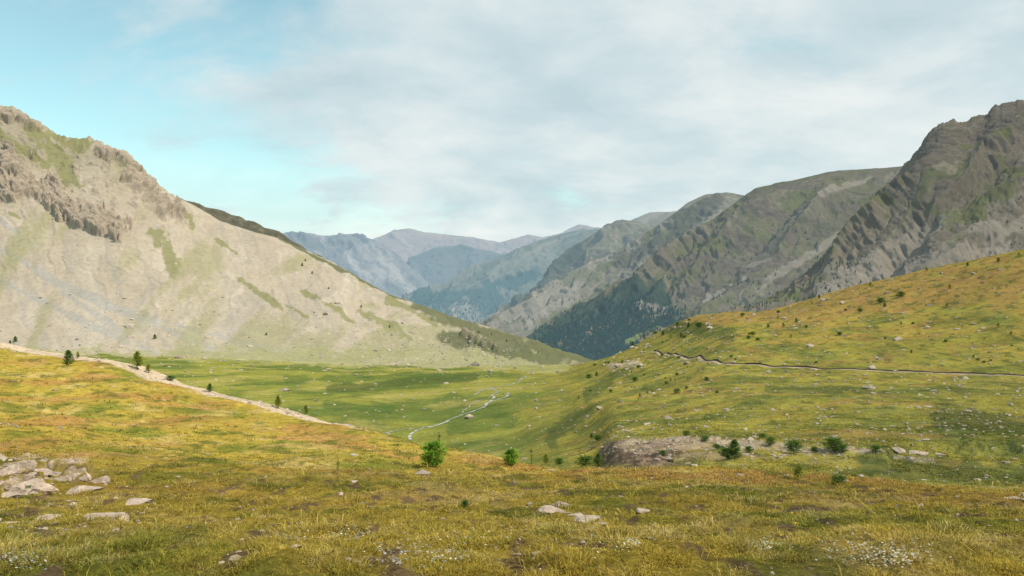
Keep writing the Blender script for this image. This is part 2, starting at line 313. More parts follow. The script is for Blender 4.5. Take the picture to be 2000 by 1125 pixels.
C=mixc(C,[.27,.265,.11],sst(-.1,.3,fbm(U/30,T/20,4,.6,64)+1.2*(sst(655,700,PY)-.6))*.6)
C=mixc(C,[.10,.108,.043],caps(PX,PY,[(820,603,960,655,17),(960,662,1160,714,24),(700,545,840,602,6),(860,660,1050,705,11),(545,466,700,545,4)],wz*1.0+wf*.8)*.85*(1-.6*crag))
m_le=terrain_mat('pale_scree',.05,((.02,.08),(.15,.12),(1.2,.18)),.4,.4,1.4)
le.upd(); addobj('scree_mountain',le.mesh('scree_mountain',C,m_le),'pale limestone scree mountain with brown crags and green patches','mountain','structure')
px=np.arange(300,760,2.5)
b=ridge_sheet([(300,372,1750),(360,393,1750),(400,403,1750),(450,420,1750),(500,438,1740),(545,455,1730),(565,470,1700),(600,489,1700),(680,535,1700),(760,580,1700)],[(300,600,1500),(760,620,1500)],px,120,1.1,8,1)
nn=normals(b.P); b.P+=nn*(ridged(b.U/40,b.Tm/90,4,.55,61)*6)[...,None]
C=np.ones(b.PX.shape+(3,))*np.array([.10,.09,.05]); C=mixc(C,[.16,.14,.095],sst(0,.4,fbm(b.U/20,b.Tm/20,4,.6,62)))
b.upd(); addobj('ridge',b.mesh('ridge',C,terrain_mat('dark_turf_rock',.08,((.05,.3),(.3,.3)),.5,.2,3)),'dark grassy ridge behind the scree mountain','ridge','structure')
# ================================================================ RIGHT MOUNTAINS AND FAR RANGES
def mountain(ridge,foot,x0,x1,step,nr,haze,base,alts,amp,lam,seed,g=1.15,strata=None,stretch=5,tag='mountain',label='',hc=(.40,.52,.59),cliff=None,paint=None,sm=1,small=.10,shear=-.55,jag=None,spurs=None,flute=.6):
    px=np.arange(x0,x1+.1,step); m=ridge_sheet(ridge,foot,px,nr,g,12,sm,jag)
    n=normals(m.P); wz=fbm(m.PX/60,m.PY/45,4,.6,seed+1); wf=fbm(m.PX/16,m.PY/12,4,.6,seed+6); U,T=m.U,m.Tm
    tw=wz*lam*.6; q0=U+tw+shear*T
    g1=ridged(q0/lam,T/(lam*stretch),3,.42,seed+2); g2=ridged((q0+.4*tw)/(lam*.18),T/(lam*2.0),4,.5,seed+3)
    fade=1-.8*sst(.88,1,m.S); d=amp*(g1+small*g2)*sst(0,.25,m.S)*fade
    if spurs:
        for x1_,y1_,x2_,y2_,r,h in spurs:
            dx,dy=x2_-x1_,y2_-y1_; ax=m.PX+wz*14+wf*5; ay=m.PY+wz*10
            t=np.clip(((ax-x1_)*dx+(ay-y1_)*dy)/(dx*dx+dy*dy),0,1); dd=np.hypot(ax-x1_-t*dx,ay-y1_-t*dy)/r
            d=d+h*np.exp(-1.3*dd)*np.sin(np.pi*np.clip(.12+.8*t,0,1))*sst(0,.2,m.S)*(1-sst(.72,.95,m.S))
    cm=np.zeros_like(U)
    if cliff: cm=caps(m.PX,m.PY,cliff,wz*1.1+wf*.9+.05)
    if strata:
        per,dip,sa=strata; q=(m.P[...,2]+dip*U+16*wz+6*wf)/per; fr=q-np.floor(q); st=sst(0,.6,fr)-sst(.8,1,fr)
        q2=q*3.1+.6*fbm(U/60,T/40,3,.6,seed+8); fr2=q2-np.floor(q2); st2=sst(0,.5,fr2)-sst(.75,1,fr2)
        br=sst(-.25,.2,fbm(U/50,T/40,4,.6,seed+12))
        d=d+cm*((st*sa+st2*sa*.35)*br+ridged((q0+wf*15)/30,T/38,6,.68,seed+9)*sa*flute)*(1-.6*sst(.95,1,m.S))
    m.P+=n*d[...,None]
    C=np.ones(U.shape+(3,))*np.array(base)
    for i,(c,lo,hi,k,sx_,sy_) in enumerate(alts):
        C=mixc(C,c,sst(lo,hi,fbm(q0/sx_,T/sy_,5,.58,seed+20+i))*k)
    C=C*(1+.16*g1[...,None]+.16*g2[...,None])
    if cliff:
        C=mixc(C,[.12,.098,.075],cm*.65)
        if strata: C=mixc(C,[.20,.17,.13],cm*sst(.3,.9,st2)*.4*br); C=mixc(C,[.06,.051,.043],cm*sst(.6,.1,st)*.5*br)
    if paint:
        for c,k,lst in paint: C=mixc(C,c,caps(m.PX,m.PY,lst,wz*1.2+wf*.8)*k)
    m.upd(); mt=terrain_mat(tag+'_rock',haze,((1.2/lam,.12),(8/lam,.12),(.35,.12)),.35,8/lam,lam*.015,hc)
    addobj(tag,m.mesh(tag,C,mt),label,'mountain' if 'range' not in tag else 'mountain range','structure')
    m.wz=wz; return m
olive=[.10,.105,.038]; scr=[.225,.192,.153]; dark=[.062,.07,.037]  # right mountains' base colours below are darkened to stand in for cloud shadow
mountain([(400,480,8500),(600,490,8500),(700,480,8500),(740,465,8500),(770,452,8500),(785,449,8500),(800,447,8500),(815,453,8500),(830,456,8500),(870,460,8500),(900,463,8500),(950,470,8500),(975,476,8500),(1030,460,8500),(1060,466,8500),(1100,456,8500),(1130,441,8500),(1165,444,8500),(1220,458,8500),(1400,470,8500)],
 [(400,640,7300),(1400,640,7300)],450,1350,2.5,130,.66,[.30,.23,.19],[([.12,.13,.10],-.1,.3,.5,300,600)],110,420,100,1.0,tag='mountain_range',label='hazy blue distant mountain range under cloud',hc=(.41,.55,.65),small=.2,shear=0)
mountain([(740,590,7200),(770,540,7200),(800,508,7200),(850,487,7200),(900,480,7200),(960,492,7200),(1020,512,7200),(1100,540,7200)],[(740,640,6200),(1100,640,6200)],740,1100,2.5,110,.64,[.16,.15,.12],[([.08,.10,.07],-.1,.3,.6,200,400)],100,330,130,1.0,tag='mountain_range',label='dark blue green distant mountain',hc=(.31,.47,.58),small=.2,shear=0)
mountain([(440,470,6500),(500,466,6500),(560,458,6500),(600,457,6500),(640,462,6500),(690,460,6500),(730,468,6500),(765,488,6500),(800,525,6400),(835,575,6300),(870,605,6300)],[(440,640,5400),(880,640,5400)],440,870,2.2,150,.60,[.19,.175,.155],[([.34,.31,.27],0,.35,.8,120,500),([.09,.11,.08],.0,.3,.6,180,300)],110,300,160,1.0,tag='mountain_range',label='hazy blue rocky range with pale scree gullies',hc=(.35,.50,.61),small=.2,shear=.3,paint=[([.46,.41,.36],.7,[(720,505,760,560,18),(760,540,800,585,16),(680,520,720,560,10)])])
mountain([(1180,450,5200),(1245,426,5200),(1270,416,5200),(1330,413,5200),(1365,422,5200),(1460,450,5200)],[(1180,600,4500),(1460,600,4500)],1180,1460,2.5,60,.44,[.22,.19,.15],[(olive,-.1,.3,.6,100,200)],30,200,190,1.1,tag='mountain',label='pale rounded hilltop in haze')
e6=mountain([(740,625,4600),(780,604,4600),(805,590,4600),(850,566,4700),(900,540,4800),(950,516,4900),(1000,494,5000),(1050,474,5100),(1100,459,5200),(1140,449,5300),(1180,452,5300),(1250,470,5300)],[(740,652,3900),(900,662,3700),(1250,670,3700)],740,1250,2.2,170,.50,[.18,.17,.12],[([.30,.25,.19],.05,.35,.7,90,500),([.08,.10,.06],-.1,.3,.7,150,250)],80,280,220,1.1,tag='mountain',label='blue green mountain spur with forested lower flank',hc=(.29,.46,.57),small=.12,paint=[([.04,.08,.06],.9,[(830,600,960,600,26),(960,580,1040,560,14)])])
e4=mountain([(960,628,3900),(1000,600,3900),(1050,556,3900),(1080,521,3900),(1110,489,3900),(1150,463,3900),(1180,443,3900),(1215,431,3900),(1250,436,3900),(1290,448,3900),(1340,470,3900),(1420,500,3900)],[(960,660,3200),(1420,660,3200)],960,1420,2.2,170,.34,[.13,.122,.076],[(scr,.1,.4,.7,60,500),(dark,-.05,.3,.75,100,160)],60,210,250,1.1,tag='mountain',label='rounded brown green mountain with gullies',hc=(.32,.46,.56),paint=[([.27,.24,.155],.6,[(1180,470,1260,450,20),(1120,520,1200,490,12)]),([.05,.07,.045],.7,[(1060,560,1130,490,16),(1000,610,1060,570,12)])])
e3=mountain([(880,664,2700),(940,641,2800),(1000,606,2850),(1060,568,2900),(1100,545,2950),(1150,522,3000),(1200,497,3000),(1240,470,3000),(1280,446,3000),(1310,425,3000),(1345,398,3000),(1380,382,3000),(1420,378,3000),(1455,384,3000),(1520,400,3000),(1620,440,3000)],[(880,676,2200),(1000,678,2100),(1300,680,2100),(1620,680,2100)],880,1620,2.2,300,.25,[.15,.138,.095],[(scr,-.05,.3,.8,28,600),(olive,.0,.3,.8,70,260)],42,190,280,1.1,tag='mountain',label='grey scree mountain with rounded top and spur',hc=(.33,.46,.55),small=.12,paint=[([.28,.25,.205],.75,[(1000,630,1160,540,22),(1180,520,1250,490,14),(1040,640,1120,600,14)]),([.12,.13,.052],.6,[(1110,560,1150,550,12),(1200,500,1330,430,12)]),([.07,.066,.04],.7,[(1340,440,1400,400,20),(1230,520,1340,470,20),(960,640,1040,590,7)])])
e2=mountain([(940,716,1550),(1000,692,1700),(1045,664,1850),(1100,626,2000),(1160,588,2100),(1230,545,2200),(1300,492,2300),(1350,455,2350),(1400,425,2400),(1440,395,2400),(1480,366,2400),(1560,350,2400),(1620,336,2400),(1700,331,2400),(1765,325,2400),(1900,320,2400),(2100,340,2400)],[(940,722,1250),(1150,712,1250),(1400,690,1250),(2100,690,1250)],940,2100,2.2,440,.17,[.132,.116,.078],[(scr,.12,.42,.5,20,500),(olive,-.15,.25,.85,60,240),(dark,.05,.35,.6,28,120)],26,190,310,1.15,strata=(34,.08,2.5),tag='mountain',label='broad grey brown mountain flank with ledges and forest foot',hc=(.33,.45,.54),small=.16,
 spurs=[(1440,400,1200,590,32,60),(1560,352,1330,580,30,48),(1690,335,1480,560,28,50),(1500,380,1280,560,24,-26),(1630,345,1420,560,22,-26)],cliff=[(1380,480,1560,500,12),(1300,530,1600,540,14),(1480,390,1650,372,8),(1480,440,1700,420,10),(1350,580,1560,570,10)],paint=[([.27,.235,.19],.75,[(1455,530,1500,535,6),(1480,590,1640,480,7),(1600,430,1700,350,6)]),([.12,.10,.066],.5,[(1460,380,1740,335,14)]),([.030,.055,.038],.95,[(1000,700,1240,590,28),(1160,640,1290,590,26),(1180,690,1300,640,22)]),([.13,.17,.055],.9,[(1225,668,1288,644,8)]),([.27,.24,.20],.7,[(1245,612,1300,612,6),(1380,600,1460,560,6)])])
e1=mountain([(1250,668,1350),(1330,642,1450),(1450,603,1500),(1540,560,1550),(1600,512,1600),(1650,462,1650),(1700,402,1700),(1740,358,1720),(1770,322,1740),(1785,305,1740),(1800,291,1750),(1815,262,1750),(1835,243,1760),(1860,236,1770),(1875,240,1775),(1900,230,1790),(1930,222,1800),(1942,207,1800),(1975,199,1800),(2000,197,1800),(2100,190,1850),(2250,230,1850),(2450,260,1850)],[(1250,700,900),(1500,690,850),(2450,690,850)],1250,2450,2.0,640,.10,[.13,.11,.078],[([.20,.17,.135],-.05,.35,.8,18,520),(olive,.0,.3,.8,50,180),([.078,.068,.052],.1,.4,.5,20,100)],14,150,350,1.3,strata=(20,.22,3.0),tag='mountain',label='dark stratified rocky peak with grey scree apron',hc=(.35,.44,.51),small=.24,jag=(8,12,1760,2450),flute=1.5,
 spurs=[(1880,290,1600,575,28,50),(1980,260,1810,440,24,42),(2070,340,1900,430,22,30),(1920,350,1700,560,24,-24),(2010,290,1900,400,18,-22),(1960,440,1780,560,22,18)],
 cliff=[(1815,290,2200,240,38),(1730,390,1850,330,22),(1640,490,1770,400,14),(1560,580,1660,490,8),(1950,330,2100,360,14),(1950,210,2200,230,30)],paint=[([.25,.215,.172],.85,[(1620,590,1800,475,22),(1700,550,1950,500,24),(1780,480,1840,430,14),(1900,470,2000,440,12),(1740,520,1860,430,14)]),([.11,.12,.04],.8,[(1850,440,1960,400,16),(1820,420,1920,440,9),(1960,330,2000,380,12),(1500,600,1560,590,8),(1700,450,1760,420,8),(1880,300,1960,290,8)])])
px=np.arange(700,1500,4.)
zz_=[-84,-88,-95,-110,-135]; dd=[1050,1500,2200,3800,6500]
vb=control_sheet([700,1500],[[HZ-F*z/d]*2 for z,d in zip(zz_,dd)],[[d]*2 for d in dd],[40,30,30,20],px,2)
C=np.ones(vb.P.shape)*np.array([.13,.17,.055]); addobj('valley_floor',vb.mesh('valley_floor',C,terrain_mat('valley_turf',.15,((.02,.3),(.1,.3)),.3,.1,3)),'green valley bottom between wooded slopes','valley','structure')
def quad(name,x0,x1,y0,y1,z,c,m,**k):
    me=rawmesh(name,[(x0,y0,z),(x1,y0,z),(x1,y1,z),(x0,y1,z)],[0,1,2,3],[4],np.array([c]*4),False,m); return addobj(name,me,**k)
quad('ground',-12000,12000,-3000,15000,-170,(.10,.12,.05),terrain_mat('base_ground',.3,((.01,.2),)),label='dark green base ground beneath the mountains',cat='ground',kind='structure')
# ================================================================ PATHS + STREAM
def ribbon(name,sh,pts,wid,colr,mat,seed,js=(-1,-.5,0,.5,1),lift=(.12,)*5,prof=(1,)*5,gaps=0,**k):
    P=[sh.sight(x,y) for x,y in pts]; Q=[]
    for a,b in zip(P[:-1],P[1:]):
        n=max(2,int((b-a).length/ (2.0))); 
        for i in range(n): Q.append(a.lerp(b,i/n))
    Q.append(P[-1]); Q=np.array([[q.x,q.y] for q in Q]); n=len(Q)
    for a in range(2): Q[:,a]=smooth1(Q[:,a],4)
    s=np.arange(n)*2.0; t=np.gradient(Q,axis=0); t/=np.linalg.norm(t,axis=1,keepdims=True)+1e-9; nn=np.stack([-t[:,1],t[:,0]],1)
    Q=Q+nn*((fbm(s/25,s*0,3,.6,seed))*(wid*.8+gaps*5))[:,None]
    wv=wid*(1+(.5+gaps)*fbm(s/9,s*0+3,3,.6,seed+1)); wv=np.maximum(wv,wid*.12); V=[]; lv=(1+1.1*fbm(s/14,s*0+8,3,.6,seed+4)).clip(.1,2)
    for j,lf in zip(js,lift):
        E=Q+nn*(wv*j*.5)[:,None]; z=[sh.height(x,y)+(lf if lf<.3 else lf*l2) for (x,y),l2 in zip(E,lv)]; V.append(np.column_stack([E,z]))
    V=np.stack(V,1); m_=len(js); i=np.arange(n*m_).reshape(n,m_); f=np.stack([i[:-1,:-1],i[1:,:-1],i[1:,1:],i[:-1,1:]],-1).reshape(-1,4)
    cv=np.array(colr)*np.array(prof)[None,:,None]*(1+.5*fbm(V[...,0]/3,V[...,1]/3,3,.6,5))[...,None]
    return addobj(name,rawmesh(name,V.reshape(-1,3),f,np.full(len(f),4),cv,False,mat),**k)
m_path=terrain_mat('trodden_earth',.02,((.3,.35),(3,.35)),.4,3,.1)
ribbon('hiking_path',va,[(1272,688),(1300,692),(1335,697),(1370,704),(1420,712),(1500,718),(1600,721),(1700,724),(1800,727),(1900,731),(2000,735),(2100,741)],1.8,(.40,.31,.21),m_path,3,js=(-1.6,-1,0,.6,.8,1.8),lift=(-.12,.13,.11,.11,.55,-.1),prof=(.75,1.1,1.0,.22,.17,.5),label='narrow pale earth footpath cut across the grassy slope',cat='footpath',kind='structure')
m,nt2=newmat('stream_water'); b_=nt2.nodes.new('ShaderNodeBsdfPrincipled'); b_.inputs['Roughness'].default_value=.3
nz_=nt2.nodes.new('ShaderNodeTexNoise'); nz_.inputs['Scale'].default_value=.35; nz_.inputs['Detail'].default_value=7; g_=nt2.nodes.new('ShaderNodeNewGeometry'); nt2.links.new(g_.outputs['Position'],nz_.inputs['Vector'])
rp=nt2.nodes.new('ShaderNodeValToRGB'); rp.color_ramp.elements[0].position=.45; rp.color_ramp.elements[0].color=(.12,.12,.04,1); rp.color_ramp.elements[1].position=.58; rp.color_ramp.elements[1].color=(.52,.52,.48,1); nt2.links.new(nz_.outputs['Fac'],rp.inputs[0]); nt2.links.new(rp.outputs[0],b_.inputs['Base Color'])  # pale reflection painted into the water colour, mixed with gravel tone
bb=nt2.nodes.new('ShaderNodeBump'); bb.inputs['Strength'].default_value=.4; nt2.links.new(nz_.outputs['Fac'],bb.inputs['Height']); nt2.links.new(bb.outputs[0],b_.inputs['Normal'])
o_=nt2.nodes.new('ShaderNodeOutputMaterial'); nt2.links.new(b_.outputs[0],o_.inputs[0]); m_wat=m
for pts,wd in (([(797,862),(806,848),(830,836),(870,826),(885,816),(915,806),(940,798),(955,786),(985,776),(992,766)],1.15),([(922,772),(945,762),(960,757),(1000,752),(1028,735)],1.4),([(735,848),(780,840),(810,838),(850,829)],.75),([(955,786),(968,770),(962,757)],.9),([(900,808),(915,792),(950,779),(975,768)],.5)):
    ribbon('stream',va,pts,wd,(.4,.4,.4),m_wat,int(wd*10),gaps=.6,label='narrow braided mountain stream glinting in the meadow',cat='stream',kind='structure')
# ================================================================ ROCKS
import bmesh
def rockmesh(i,sub=3,flat=.6,seed=0):
    r=np.random.default_rng(100+seed); bm=bmesh.new(); bmesh.ops.create_icosphere(bm,subdivisions=sub,radius=1)
    V=np.array([v.co[:] for v in bm.verts]); 
    for k in range(8):
        n=r.normal(size=3); n/=np.linalg.norm(n); h=r.uniform(.3,.62); d=V@n-h; V=V-n*np.maximum(d,0)[:,None]
    V=V+ (V/np.linalg.norm(V,axis=1,keepdims=True))*(.09*fbm(V[:,0]*3+seed,V[:,1]*3+V[:,2]*2,4,.65,seed))[:,None]
    V*=np.array([1.15,r.uniform(.65,.95),flat*r.uniform(.75,1.1)])
    for v,c in zip(bm.verts,V): v.co=c
    me=bpy.data.meshes.new('rock'); bm.to_mesh(me); bm.free(); 
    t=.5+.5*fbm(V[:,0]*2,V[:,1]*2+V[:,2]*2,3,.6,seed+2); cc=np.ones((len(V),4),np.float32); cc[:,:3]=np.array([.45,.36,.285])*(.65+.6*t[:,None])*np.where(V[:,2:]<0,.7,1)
    a=me.color_attributes.new('Col','FLOAT_COLOR','POINT'); a.data.foreach_set('color',cc.ravel()); return me
m_rock=terrain_mat('pale_limestone',0,((2,.25),(12,.35)),1.0,9,.05)
RM=[]
for i in range(10):
    me=rockmesh(i,4 if i<5 else 3,.68 if i<5 else .30,i); me.materials.append(m_rock); RM.append(me)
def put_rock(sh,x,y,wpx,kind=None,label='pale limestone rock half sunk in grass',flat=False,group='pale limestone rocks scattered over the meadow',name='rock',sc=(1,1,1)):
    p=sh.sight(x,y); s=wpx/F*p.y*.5*1.15; me=RM[random.randint(5,9) if flat else random.randint(0,4)]
    o=addobj(name,me,label,'rock',None,group); o.location=(p.x,p.y,p.z-s*(.18 if not flat else .03)); o.scale=(s*sc[0],s*sc[1],s*sc[2]); o.rotation_euler=(random.uniform(-.2,.2),random.uniform(-.2,.2),random.uniform(0,6.28)if sc==(1,1,1) else random.uniform(-.4,.4)); return o
big=[(15,918,88,0),(70,938,120,0),(125,932,76,0),(152,952,104,1),(28,902,60,0),(95,914,60,0),(182,937,48,0),(10,965,66,1),(62,960,70,1),(-15,945,90,0),(108,920,40,0),(42,944,80,0),(5,895,40,0),(165,930,24,0),(60,923,50,0),(30,960,34,0),
 (232,1004,116,1),(262,978,80,1),(90,1006,66,1),(70,1014,30,0),(20,1018,64,1),(290,908,16,0),(345,930,14,0),(405,886,10,0),
 (1085,992,60,1),(1108,985,42,0),(1145,1012,76,1),(1172,1020,34,1),(1125,1002,40,1),(1262,996,34,0),(1080,917,22,0),(1272,932,26,1),(1868,968,18,0),(1975,970,70,1),(1998,964,40,0),(1508,1118,20,0),(575,1065,34,1),(690,940,24,1),(1445,925,18,1),(1010,1080,26,1),(1340,950,22,1),(880,1075,20,1)]
for x,y,wp,fl in big:
    put_rock(fg,x,y+wp*.08,wp,flat=bool(fl),label='weathered pale limestone slab in dry grass' if fl else 'rough pale limestone boulder in dry grass',sc=(1,.8,1.2) if fl else (1,1,1))
mid=[(1607,800,26,0),(1595,806,14,0),(1175,797,18,0),(1495,840,22,0),(1742,832,16,0),(1815,795,20,1),(1735,793,14,0),(1240,708,24,0),(1255,713,20,1),(1212,714,20,0),(1225,720,16,0),(1320,690,10,0),(1505,716,14,1),(1780,760,14,1),(1800,772,18,1),(1640,758,12,1),(1455,770,10,0),(1790,886,60,1),(1760,882,34,1),(1830,887,30,1),(785,800,16,1),(1775,836,12,0),(1235,868,18,0),(1250,880,22,0)]
for x,y,wp,fl in mid: put_rock(va,x,y,wp,flat=bool(fl),label='pale limestone rock on the green slope')
cnt=0
while cnt<215:
    z=random.random()
    if z<.28: x=random.uniform(1180,1620); y=random.gauss(882,11); s=random.uniform(5,15)
    elif z<.38: x=random.uniform(1700,1900); y=random.gauss(765,24); s=random.uniform(5,12)
    elif z<.92: x=random.uniform(1200,2000); y=random.uniform(630,860); s=random.uniform(5,12)
    else: x=random.uniform(1190,1270); y=random.gauss(712,7); s=random.uniform(5,12)
    put_rock(va,x,y,s); cnt+=1
bm=bmesh.new(); bmesh.ops.create_icosphere(bm,subdivisions=1,radius=1); IV=np.array([v.co[:] for v in bm.verts]); IF=np.array([[v.index for v in f.verts] for f in bm.faces]); bm.free()
def stones(name,C0,S0,label,c=(.46,.40,.32)):
    n=len(C0); r=rng; V=IV[None]*(1+.35*r.normal(size=(n,len(IV),1))).clip(.5,1.6)*S0[:,None,None]*np.array([1,.8,.6]); a=r.random(n)*6.28; ca,sa=np.cos(a)[:,None],np.sin(a)[:,None]
    V=np.stack([V[...,0]*ca-V[...,1]*sa,V[...,0]*sa+V[...,1]*ca,V[...,2]],-1)+C0[:,None,:]
    f=(IF[None]+(np.arange(n)*len(IV))[:,None,None]).reshape(-1,3); cc=np.array(c)*r.uniform(.6,1.2,(n,1,1))*np.ones((1,len(IV),1))
    return addobj(name,rawmesh(name,V.reshape(-1,3),f,np.full(len(f),3),cc,False,m_rock),label,'stones','stuff')
def scatter(sh,n,x0,x1,r0,r1,accept,wantc=False):
    out=[];oc=[]
    while len(out)<n:
        k=n*2; cf=(rng.uniform(x0,x1,k)-sh.px[0])/(sh.px[1]-sh.px[0]); rf=rng.uniform(r0,r1,k); P=sh.samp(cf,rf)
        keep=rng.random(k)<accept(P,1000+F*P[:,0]/P[:,1],HZ-F*P[:,2]/P[:,1]); out+=list(P[keep])
        if wantc: oc+=list(sh.samp(cf[keep],rf[keep],sh.C))
    if wantc: return np.array(out[:n]),np.array(oc[:n])
    return np.array(out[:n])
def accv(P,x,y):
    cl=sst(.0,.35,fbm(P[:,0]/25,P[:,1]/35,3,.6,71)); base=.08+.3*cl*(x>1150)+.12*(x>1200)+.2*cl*(y<725)*(x<1000); base=base+.7*np.exp(-((y-884)/13)**2)*(x>1170)*(x<1640); return base
PS=scatter(va,3400,-50,2050,14,560,accv); stones('loose_stones',PS,rng.lognormal(0,.5,len(PS))*(.0014*PS[:,1]+.02),'small pale stones strewn over the meadow',(.43,.36,.28))
def accf(P,x,y):
    return .02+ .9*np.exp(-(((x-50)/110)**2+((y-965)/60)**2))+.2*np.exp(-(((x-330)/130)**2+((y-968)/10)**2))+.3*sst(.16,.34,fbm(P[:,0]/.45,P[:,1]/.8,4,.6,24))
PS=scatter(fg,1000,-50,2050,36,560,accf); stones('gravel',PS,rng.lognormal(0,.5,len(PS))*(.0014*PS[:,1]+.006),'small pale stones in the dry grass',(.40,.33,.26))
PS=scatter(fg,260,-60,690,576,603,lambda P,x,y:.5+0*x); stones('gravel',PS,rng.lognormal(0,.4,len(PS))*.08,'pale stones along the stony track',(.46,.38,.29))
def accl(P,x,y): return .04+.9*(sst(560,690,y))
PS=scatter(le,1500,-50,1000,8,350,accl); stones('scree_blocks',PS,rng.lognormal(0,.5,len(PS))*.0009*PS[:,1],'pale blocks fallen on the scree slope',(.48,.42,.34))
# ================================================================ GRASS
def blades(name,base,lean,h,wd,C0,mat,label):
    n=len(base); a=rng.random(n)*6.283; side=np.stack([np.cos(a),np.sin(a),0*a],1)*wd[:,None]*.5
    up=np.array([0,0,1.]); mid=base+lean*.35*h[:,None]+up*(h*.6)[:,None]; tip=base+lean*h[:,None]+up*(h*(1-.3*np.minimum(np.linalg.norm(lean,axis=1),2)))[:,None]
    V=np.stack([base-side,base+side,mid+side*.8,mid-side*.8,tip],1).reshape(-1,3); i=np.arange(n)[:,None]*5
    ff=np.concatenate([i+0,i+1,i+2,i+3,i+3,i+2,i+4],1).ravel(); sz=np.tile([4,3],n)
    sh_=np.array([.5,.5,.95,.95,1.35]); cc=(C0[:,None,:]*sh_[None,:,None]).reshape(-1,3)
    return addobj(name,rawmesh(name,V,ff,sz,cc,False,mat),label,'grass','stuff')
m_gr=leaf_mat('grass_blades',.4)
def grass(name,sh,ntuft,per,x0,x1,r0,r1,label,hmul=1.0,acc=None,gain=1.5,loc=.75):
    acc=acc or (lambda P,x,y:(.02+.98*sst(.22,-.02,fbm(P[:,0]/.45,P[:,1]/.8,4,.6,24))*sst(-.25,.15,fbm(P[:,0]/.3,P[:,1]/.42,3,.6,28)))*(1-.65*(x<200)*(y<965)*(y>900)))
    T,GC=scatter(sh,ntuft,x0,x1,r0,r1,acc,True); d=T[:,1]; n=ntuft*per
    big=fbm(T[:,0]/.5,T[:,1]/.7,3,.6,81)
    th=(.028+.0010*np.minimum(d,60))*(1+2.2*big.clip(-.35,.8))*rng.lognormal(0,.45,ntuft)*hmul; tr=th*.8+.0005*d
    f1=.9*fbm(T[:,0]/.6,T[:,1]/.9,3,.6,25)+rng.normal(0,.1,ntuft); f2=.9*fbm(T[:,0]/.45,T[:,1]/.7,3,.6,26)+rng.normal(0,.1,ntuft)
    C0=np.ones((ntuft,3))*np.array([.49,.365,.065]); C0=mixc(C0,[.22,.235,.038],sst(-.03,.28,f1)); C0=mixc(C0,[.70,.57,.26],sst(.08,.32,f2)); C0=mixc(C0,[.12,.155,.03],(rng.random(ntuft)<.09)*.9); C0=mixc(C0,[.38,.18,.08],(rng.random(ntuft)<.09)*.8)
    GC=GC/(1-ND*(1-sst(14,34,d)))[:,None] if sh is fg else GC
    C0=C0*(1-loc)+GC*gain*loc*rng.uniform(.75,1.25,(ntuft,1))
    idx=np.repeat(np.arange(ntuft),per); off=rng.normal(size=(n,2))*tr[idx][:,None]; base=T[idx].copy(); base[:,:2]+=off; base[:,2]-=.01
    ln=np.zeros((n,3)); ln[:,:2]=off/(tr[idx][:,None])*.55+rng.normal(0,.5,(n,2))
    h=th[idx]*rng.uniform(.5,1.25,n); wd=(.0010*d[idx]+.0010)*rng.uniform(.6,1.3,n)
    blades(name,base,ln,h,wd,C0[idx]*rng.uniform(.65,1.35,(n,1)),m_gr,label)
grass('grass',fg,22000,13,-120,2120,26,470,'dry golden and olive alpine grass tufts',.8,loc=.55)
grass('grass',fg,12000,14,-60,2060,24,170,'short clumpy golden turf',.75,loc=.45)
cy_=np.array(crest,float); cx_=np.array([-450,0,200,400,600,700,800,880,960,1060,1200,1400,1500,1620,1700,1850,2000,2450],float)
grass('grass',fg,8000,6,-120,2120,470,601,'dry golden grass on the hill crest',.8,lambda P,x,y:(.03+.5*((x>700)|(rng.random(len(x))<.5)))*((x>690)|(y>np.interp(x,cx_,cy_)+24)))
def nzf2(P): return fbm(P[:,0]/8,P[:,1]/10,3,.6,47)
grass('grass',va,13000,6,1000,2120,20,270,'olive grass tufts on the grassy slope',.85,lambda P,x,y:(.03+.5*sst(1030,1300,x)*sst(.3,-.2,nzf2(P)))*sst(740,860,y)*(1-.8*(x>1190)*(x<1480)*(np.abs(y-890)<24)),1.35,.9)
# flowers
def discs(name,P,r,c,label):
    n=len(P); a=np.arange(6)*math.pi/3; nx=rng.normal(0,.35,(n,2)); V=np.stack([np.cos(a),np.sin(a),0*a],1)[None]*r[:,None,None]; V=V+0; V[...,2]=V[...,0]*nx[:,:1]+V[...,1]*(nx[:,1:]-.5)
    V=V+P[:,None,:]; f=np.arange(n*6).reshape(n,6); return addobj(name,rawmesh(name,V.reshape(-1,3),f,np.full(n,6),np.array(c)*np.ones((n*6,3)),False,m_gr),label,'flowers','stuff')
cent=[(690,1050,50,14),(560,1058,35,10),(790,1095,70,18),(1700,1090,85,15),(40,1105,50,12),(880,1100,40,12),(1750,1105,60,10),(1230,1075,30,8),(1490,1080,30,8),(1000,1050,200,30)]
P=[]
for x,y,a,b in cent:
    for k in range(int(min(a,90)*2.6)):
        p=fg.sight(random.gauss(x,a*.6),min(1124,random.gauss(y,b*.9))); P.append((p.x,p.y,p.z+random.uniform(.035,.08)))
P=np.array(P); discs('white_flowers',P,rng.uniform(.004,.009,len(P)),(.80,.78,.68),'small white wildflowers among dry grass')
P=scatter(fg,520,-50,2050,40,400,lambda P,x,y:.2+.8*sst(0,.4,fbm(P[:,0]/2,P[:,1]/2,2,.5,91))); P[:,2]+=rng.uniform(.04,.10,len(P)); discs('yellow_flowers',P,rng.uniform(.6,1.2,len(P))*(.0009*P[:,1]+.003),(.80,.52,.02),'small yellow wildflowers among dry grass')
